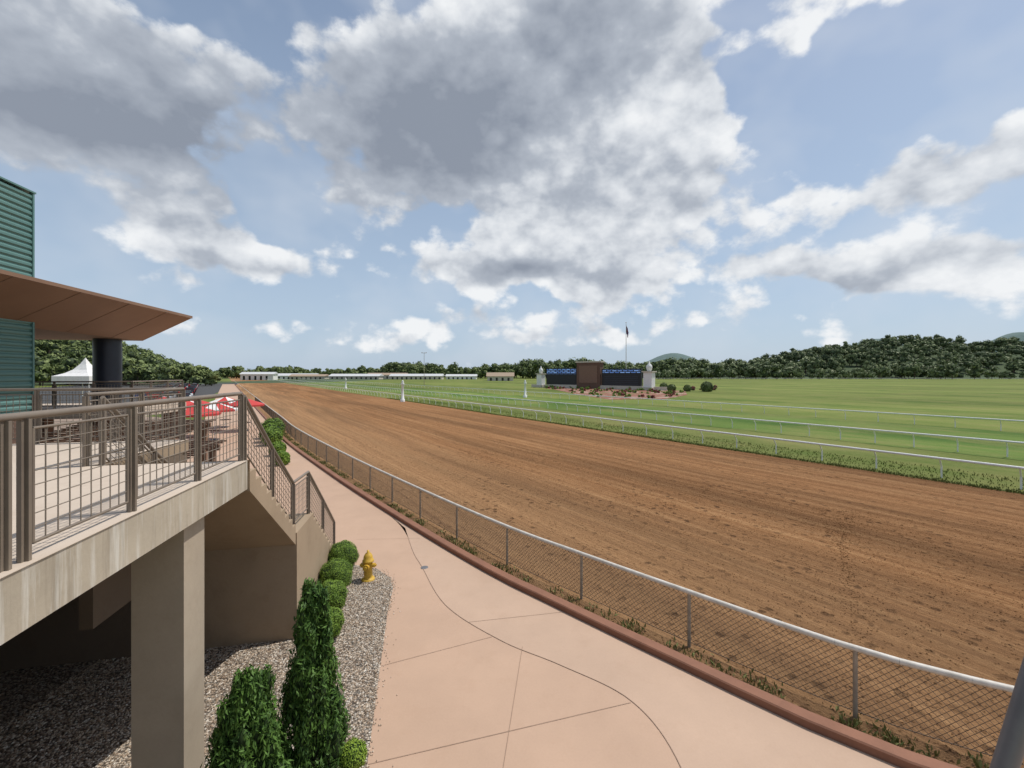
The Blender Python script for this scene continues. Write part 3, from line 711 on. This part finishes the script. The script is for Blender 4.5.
# ------------------------------------------------------------------ world
SUN_EL=R(62); sh=np.array([.92,.39]); 
w=bpy.data.worlds.new('World'); scene.world=w; w.use_nodes=True; nt=w.node_tree
try:
    w.cycles.sampling_method='MANUAL'; w.cycles.sample_map_resolution=512
except Exception: pass
bg=nt.nodes['Background']
sky=N(nt,'ShaderNodeTexSky',sky_type='NISHITA'); sky.sun_disc=False; sky.sun_elevation=SUN_EL; sky.sun_rotation=math.atan2(sh[0],sh[1])
sky.air_density=1.0; sky.dust_density=1.2; sky.ozone_density=1.5
tc=N(nt,'ShaderNodeTexCoord').outputs['Generated']
nz=N(nt,'ShaderNodeVectorMath',operation='NORMALIZE'); nt.links.new(tc,nz.inputs[0])
sx=N(nt,'ShaderNodeSeparateXYZ'); nt.links.new(nz.outputs[0],sx.inputs[0]); X,Y,Z=sx.outputs
def vec(off): return comb(nt,X,Y,mth(nt,'MULTIPLY_ADD',Z,1.4,off*1.4))
v0=vec(0.0); v1=vec(.035)
w1=N(nt,'ShaderNodeTexNoise'); w1.inputs['Scale'].default_value=5; w1.inputs['Detail'].default_value=3; w1.inputs['Roughness'].default_value=.55; nt.links.new(v0,w1.inputs['Vector'])
ws=N(nt,'ShaderNodeSeparateColor'); nt.links.new(w1.outputs['Color'],ws.inputs[0])
az=mth(nt,'ARCTAN2',X,Y); el=mth(nt,'ARCSINE',Z)
az=mth(nt,'ADD',az,mth(nt,'MULTIPLY',mth(nt,'SUBTRACT',ws.outputs[0],.5),.30)); el=mth(nt,'ADD',el,mth(nt,'MULTIPLY',mth(nt,'SUBTRACT',ws.outputs[1],.5),.18))
def field(bl):
    acc=None
    for (a,e,wa,we,s) in bl:
        dx=mth(nt,'MULTIPLY_ADD',az,1/R(wa),-R(a)/R(wa)); dy=mth(nt,'MULTIPLY_ADD',el,1/R(we),-R(e)/R(we))
        q=mth(nt,'MULTIPLY_ADD',dx,dx,mth(nt,'MULTIPLY',dy,dy)); g_=mth(nt,'POWER',.3679,q)
        acc=mth(nt,'MULTIPLY',g_,s) if acc is None else mth(nt,'MULTIPLY_ADD',g_,s,acc)
    return acc
f0=noise(nt,v0,7,7,.57); f1=noise(nt,v1,7,4,.55)
vo=N(nt,'ShaderNodeTexVoronoi',feature='F1'); vo.inputs['Scale'].default_value=17
wv=N(nt,'ShaderNodeVectorMath',operation='MULTIPLY_ADD'); nt.links.new(w1.outputs['Color'],wv.inputs[0]); wv.inputs[1].default_value=(.14,.14,.14); nt.links.new(v0,wv.inputs[2]); nt.links.new(wv.outputs[0],vo.inputs['Vector'])
puff=mth(nt,'SUBTRACT',.45,vo.outputs['Distance'])
dens=field([(-9.5,30,18,9.5,1.2),(-43,24,12,7.5,1.0),(19,36,10,8,.8),(24,25,9,7,.95),(-34.6,13.4,8,3.0,.95),(1,13.5,18,3.8,.95),(36.5,11.5,13,3.0,.75),(44,18.5,10,3.0,.85),
  (47.4,9.3,6,2.6,.65),(40.6,34.5,10,2.6,.75),(12,19,10,7,.85),(-2,6.0,45,2.0,.55),(6.4,39,13,7,.9),(-50,31,10,6,.7),(27.5,33,4,4,-.6),(-36,36,6,3,-.6),(-27.8,20,5,4,-.6),(40,26,12,4.5,-.75),
  (95,30,25,9,.9),(150,22,30,8,.9),(-100,30,25,10,.9),(-150,25,20,8,.8)])
d=mth(nt,'ADD',dens,mth(nt,'ADD',mth(nt,'MULTIPLY',mth(nt,'SUBTRACT',f0,.5),1.7),mth(nt,'MULTIPLY',puff,.35)))
mask=N(nt,'ShaderNodeMapRange',interpolation_type='SMOOTHSTEP'); nt.links.new(d,mask.inputs[0]); mask.inputs[1].default_value=.30; mask.inputs[2].default_value=.56
dark=field([(-10,29,17,7.5,1.2),(-41,23,13,6.5,1.0),(3,13,14,1.9,.6),(12,38,13,5,.65),(24,20,7,2.2,.25),(38,9.8,10,1.5,.4),(-34,11.5,6,1.3,.35),(45,16.5,9,1.5,.3),(120,25,50,10,.6),(-110,25,40,10,.6)])
rel=mth(nt,'SUBTRACT',f1,f0)
dd=mth(nt,'ADD',mth(nt,'MULTIPLY',dark,.80),mth(nt,'ADD',mth(nt,'MULTIPLY',rel,1.5),mth(nt,'ADD',mth(nt,'MULTIPLY',puff,-.25),mth(nt,'MULTIPLY',mth(nt,'SUBTRACT',d,.7),.14))))
dcol=ramp(nt,mth(nt,'ADD',dd,.13),[(.0,(.90,.915,.93)),(.22,(.72,.75,.79)),(.5,(.44,.48,.545)),(.95,(.265,.30,.365))])
skc=N(nt,'ShaderNodeVectorMath',operation='SCALE'); nt.links.new(sky.outputs[0],skc.inputs[0]); skc.inputs['Scale'].default_value=.105
hz=N(nt,'ShaderNodeMapRange'); nt.links.new(Z,hz.inputs[0]); hz.inputs[1].default_value=0; hz.inputs[2].default_value=.65; hz.inputs[3].default_value=.8; hz.inputs[4].default_value=.22
hazed=mix(nt,hz.outputs[0],skc.outputs[0],(.49,.615,.77))
veil=ramp(nt,w1.outputs['Fac'],[(.42,.03),(.72,.40)])
hazed=mix(nt,veil,hazed,(.66,.71,.78))
fin=mix(nt,mth(nt,'MULTIPLY',mask.outputs[0],.96),hazed,dcol)
nt.links.new(fin,bg.inputs['Color']); bg.inputs['Strength'].default_value=1.0

sun=bpy.data.lights.new('sun','SUN'); sun.energy=3.6; sun.angle=R(.6); sun.color=(1,.95,.88)
so=bpy.data.objects.new('sun',sun); scene.collection.objects.link(so)
dv=Vector((sh[0]*math.cos(SUN_EL),sh[1]*math.cos(SUN_EL),math.sin(SUN_EL))); so.rotation_euler=dv.to_track_quat('Z','Y').to_euler()
so.location=(0,0,60)

cam=bpy.data.cameras.new('camera'); cam.sensor_width=36; cam.lens=430/1024*36; cam.clip_start=.05; cam.clip_end=12000; cam.shift_y=-10/1024
c=bpy.data.objects.new('camera',cam); scene.collection.objects.link(c); c.location=(0,0,5.2); c.rotation_euler=(R(90),0,0); scene.camera=c
scene.view_settings.view_transform='Standard'; scene.view_settings.look='None'; scene.view_settings.exposure=0
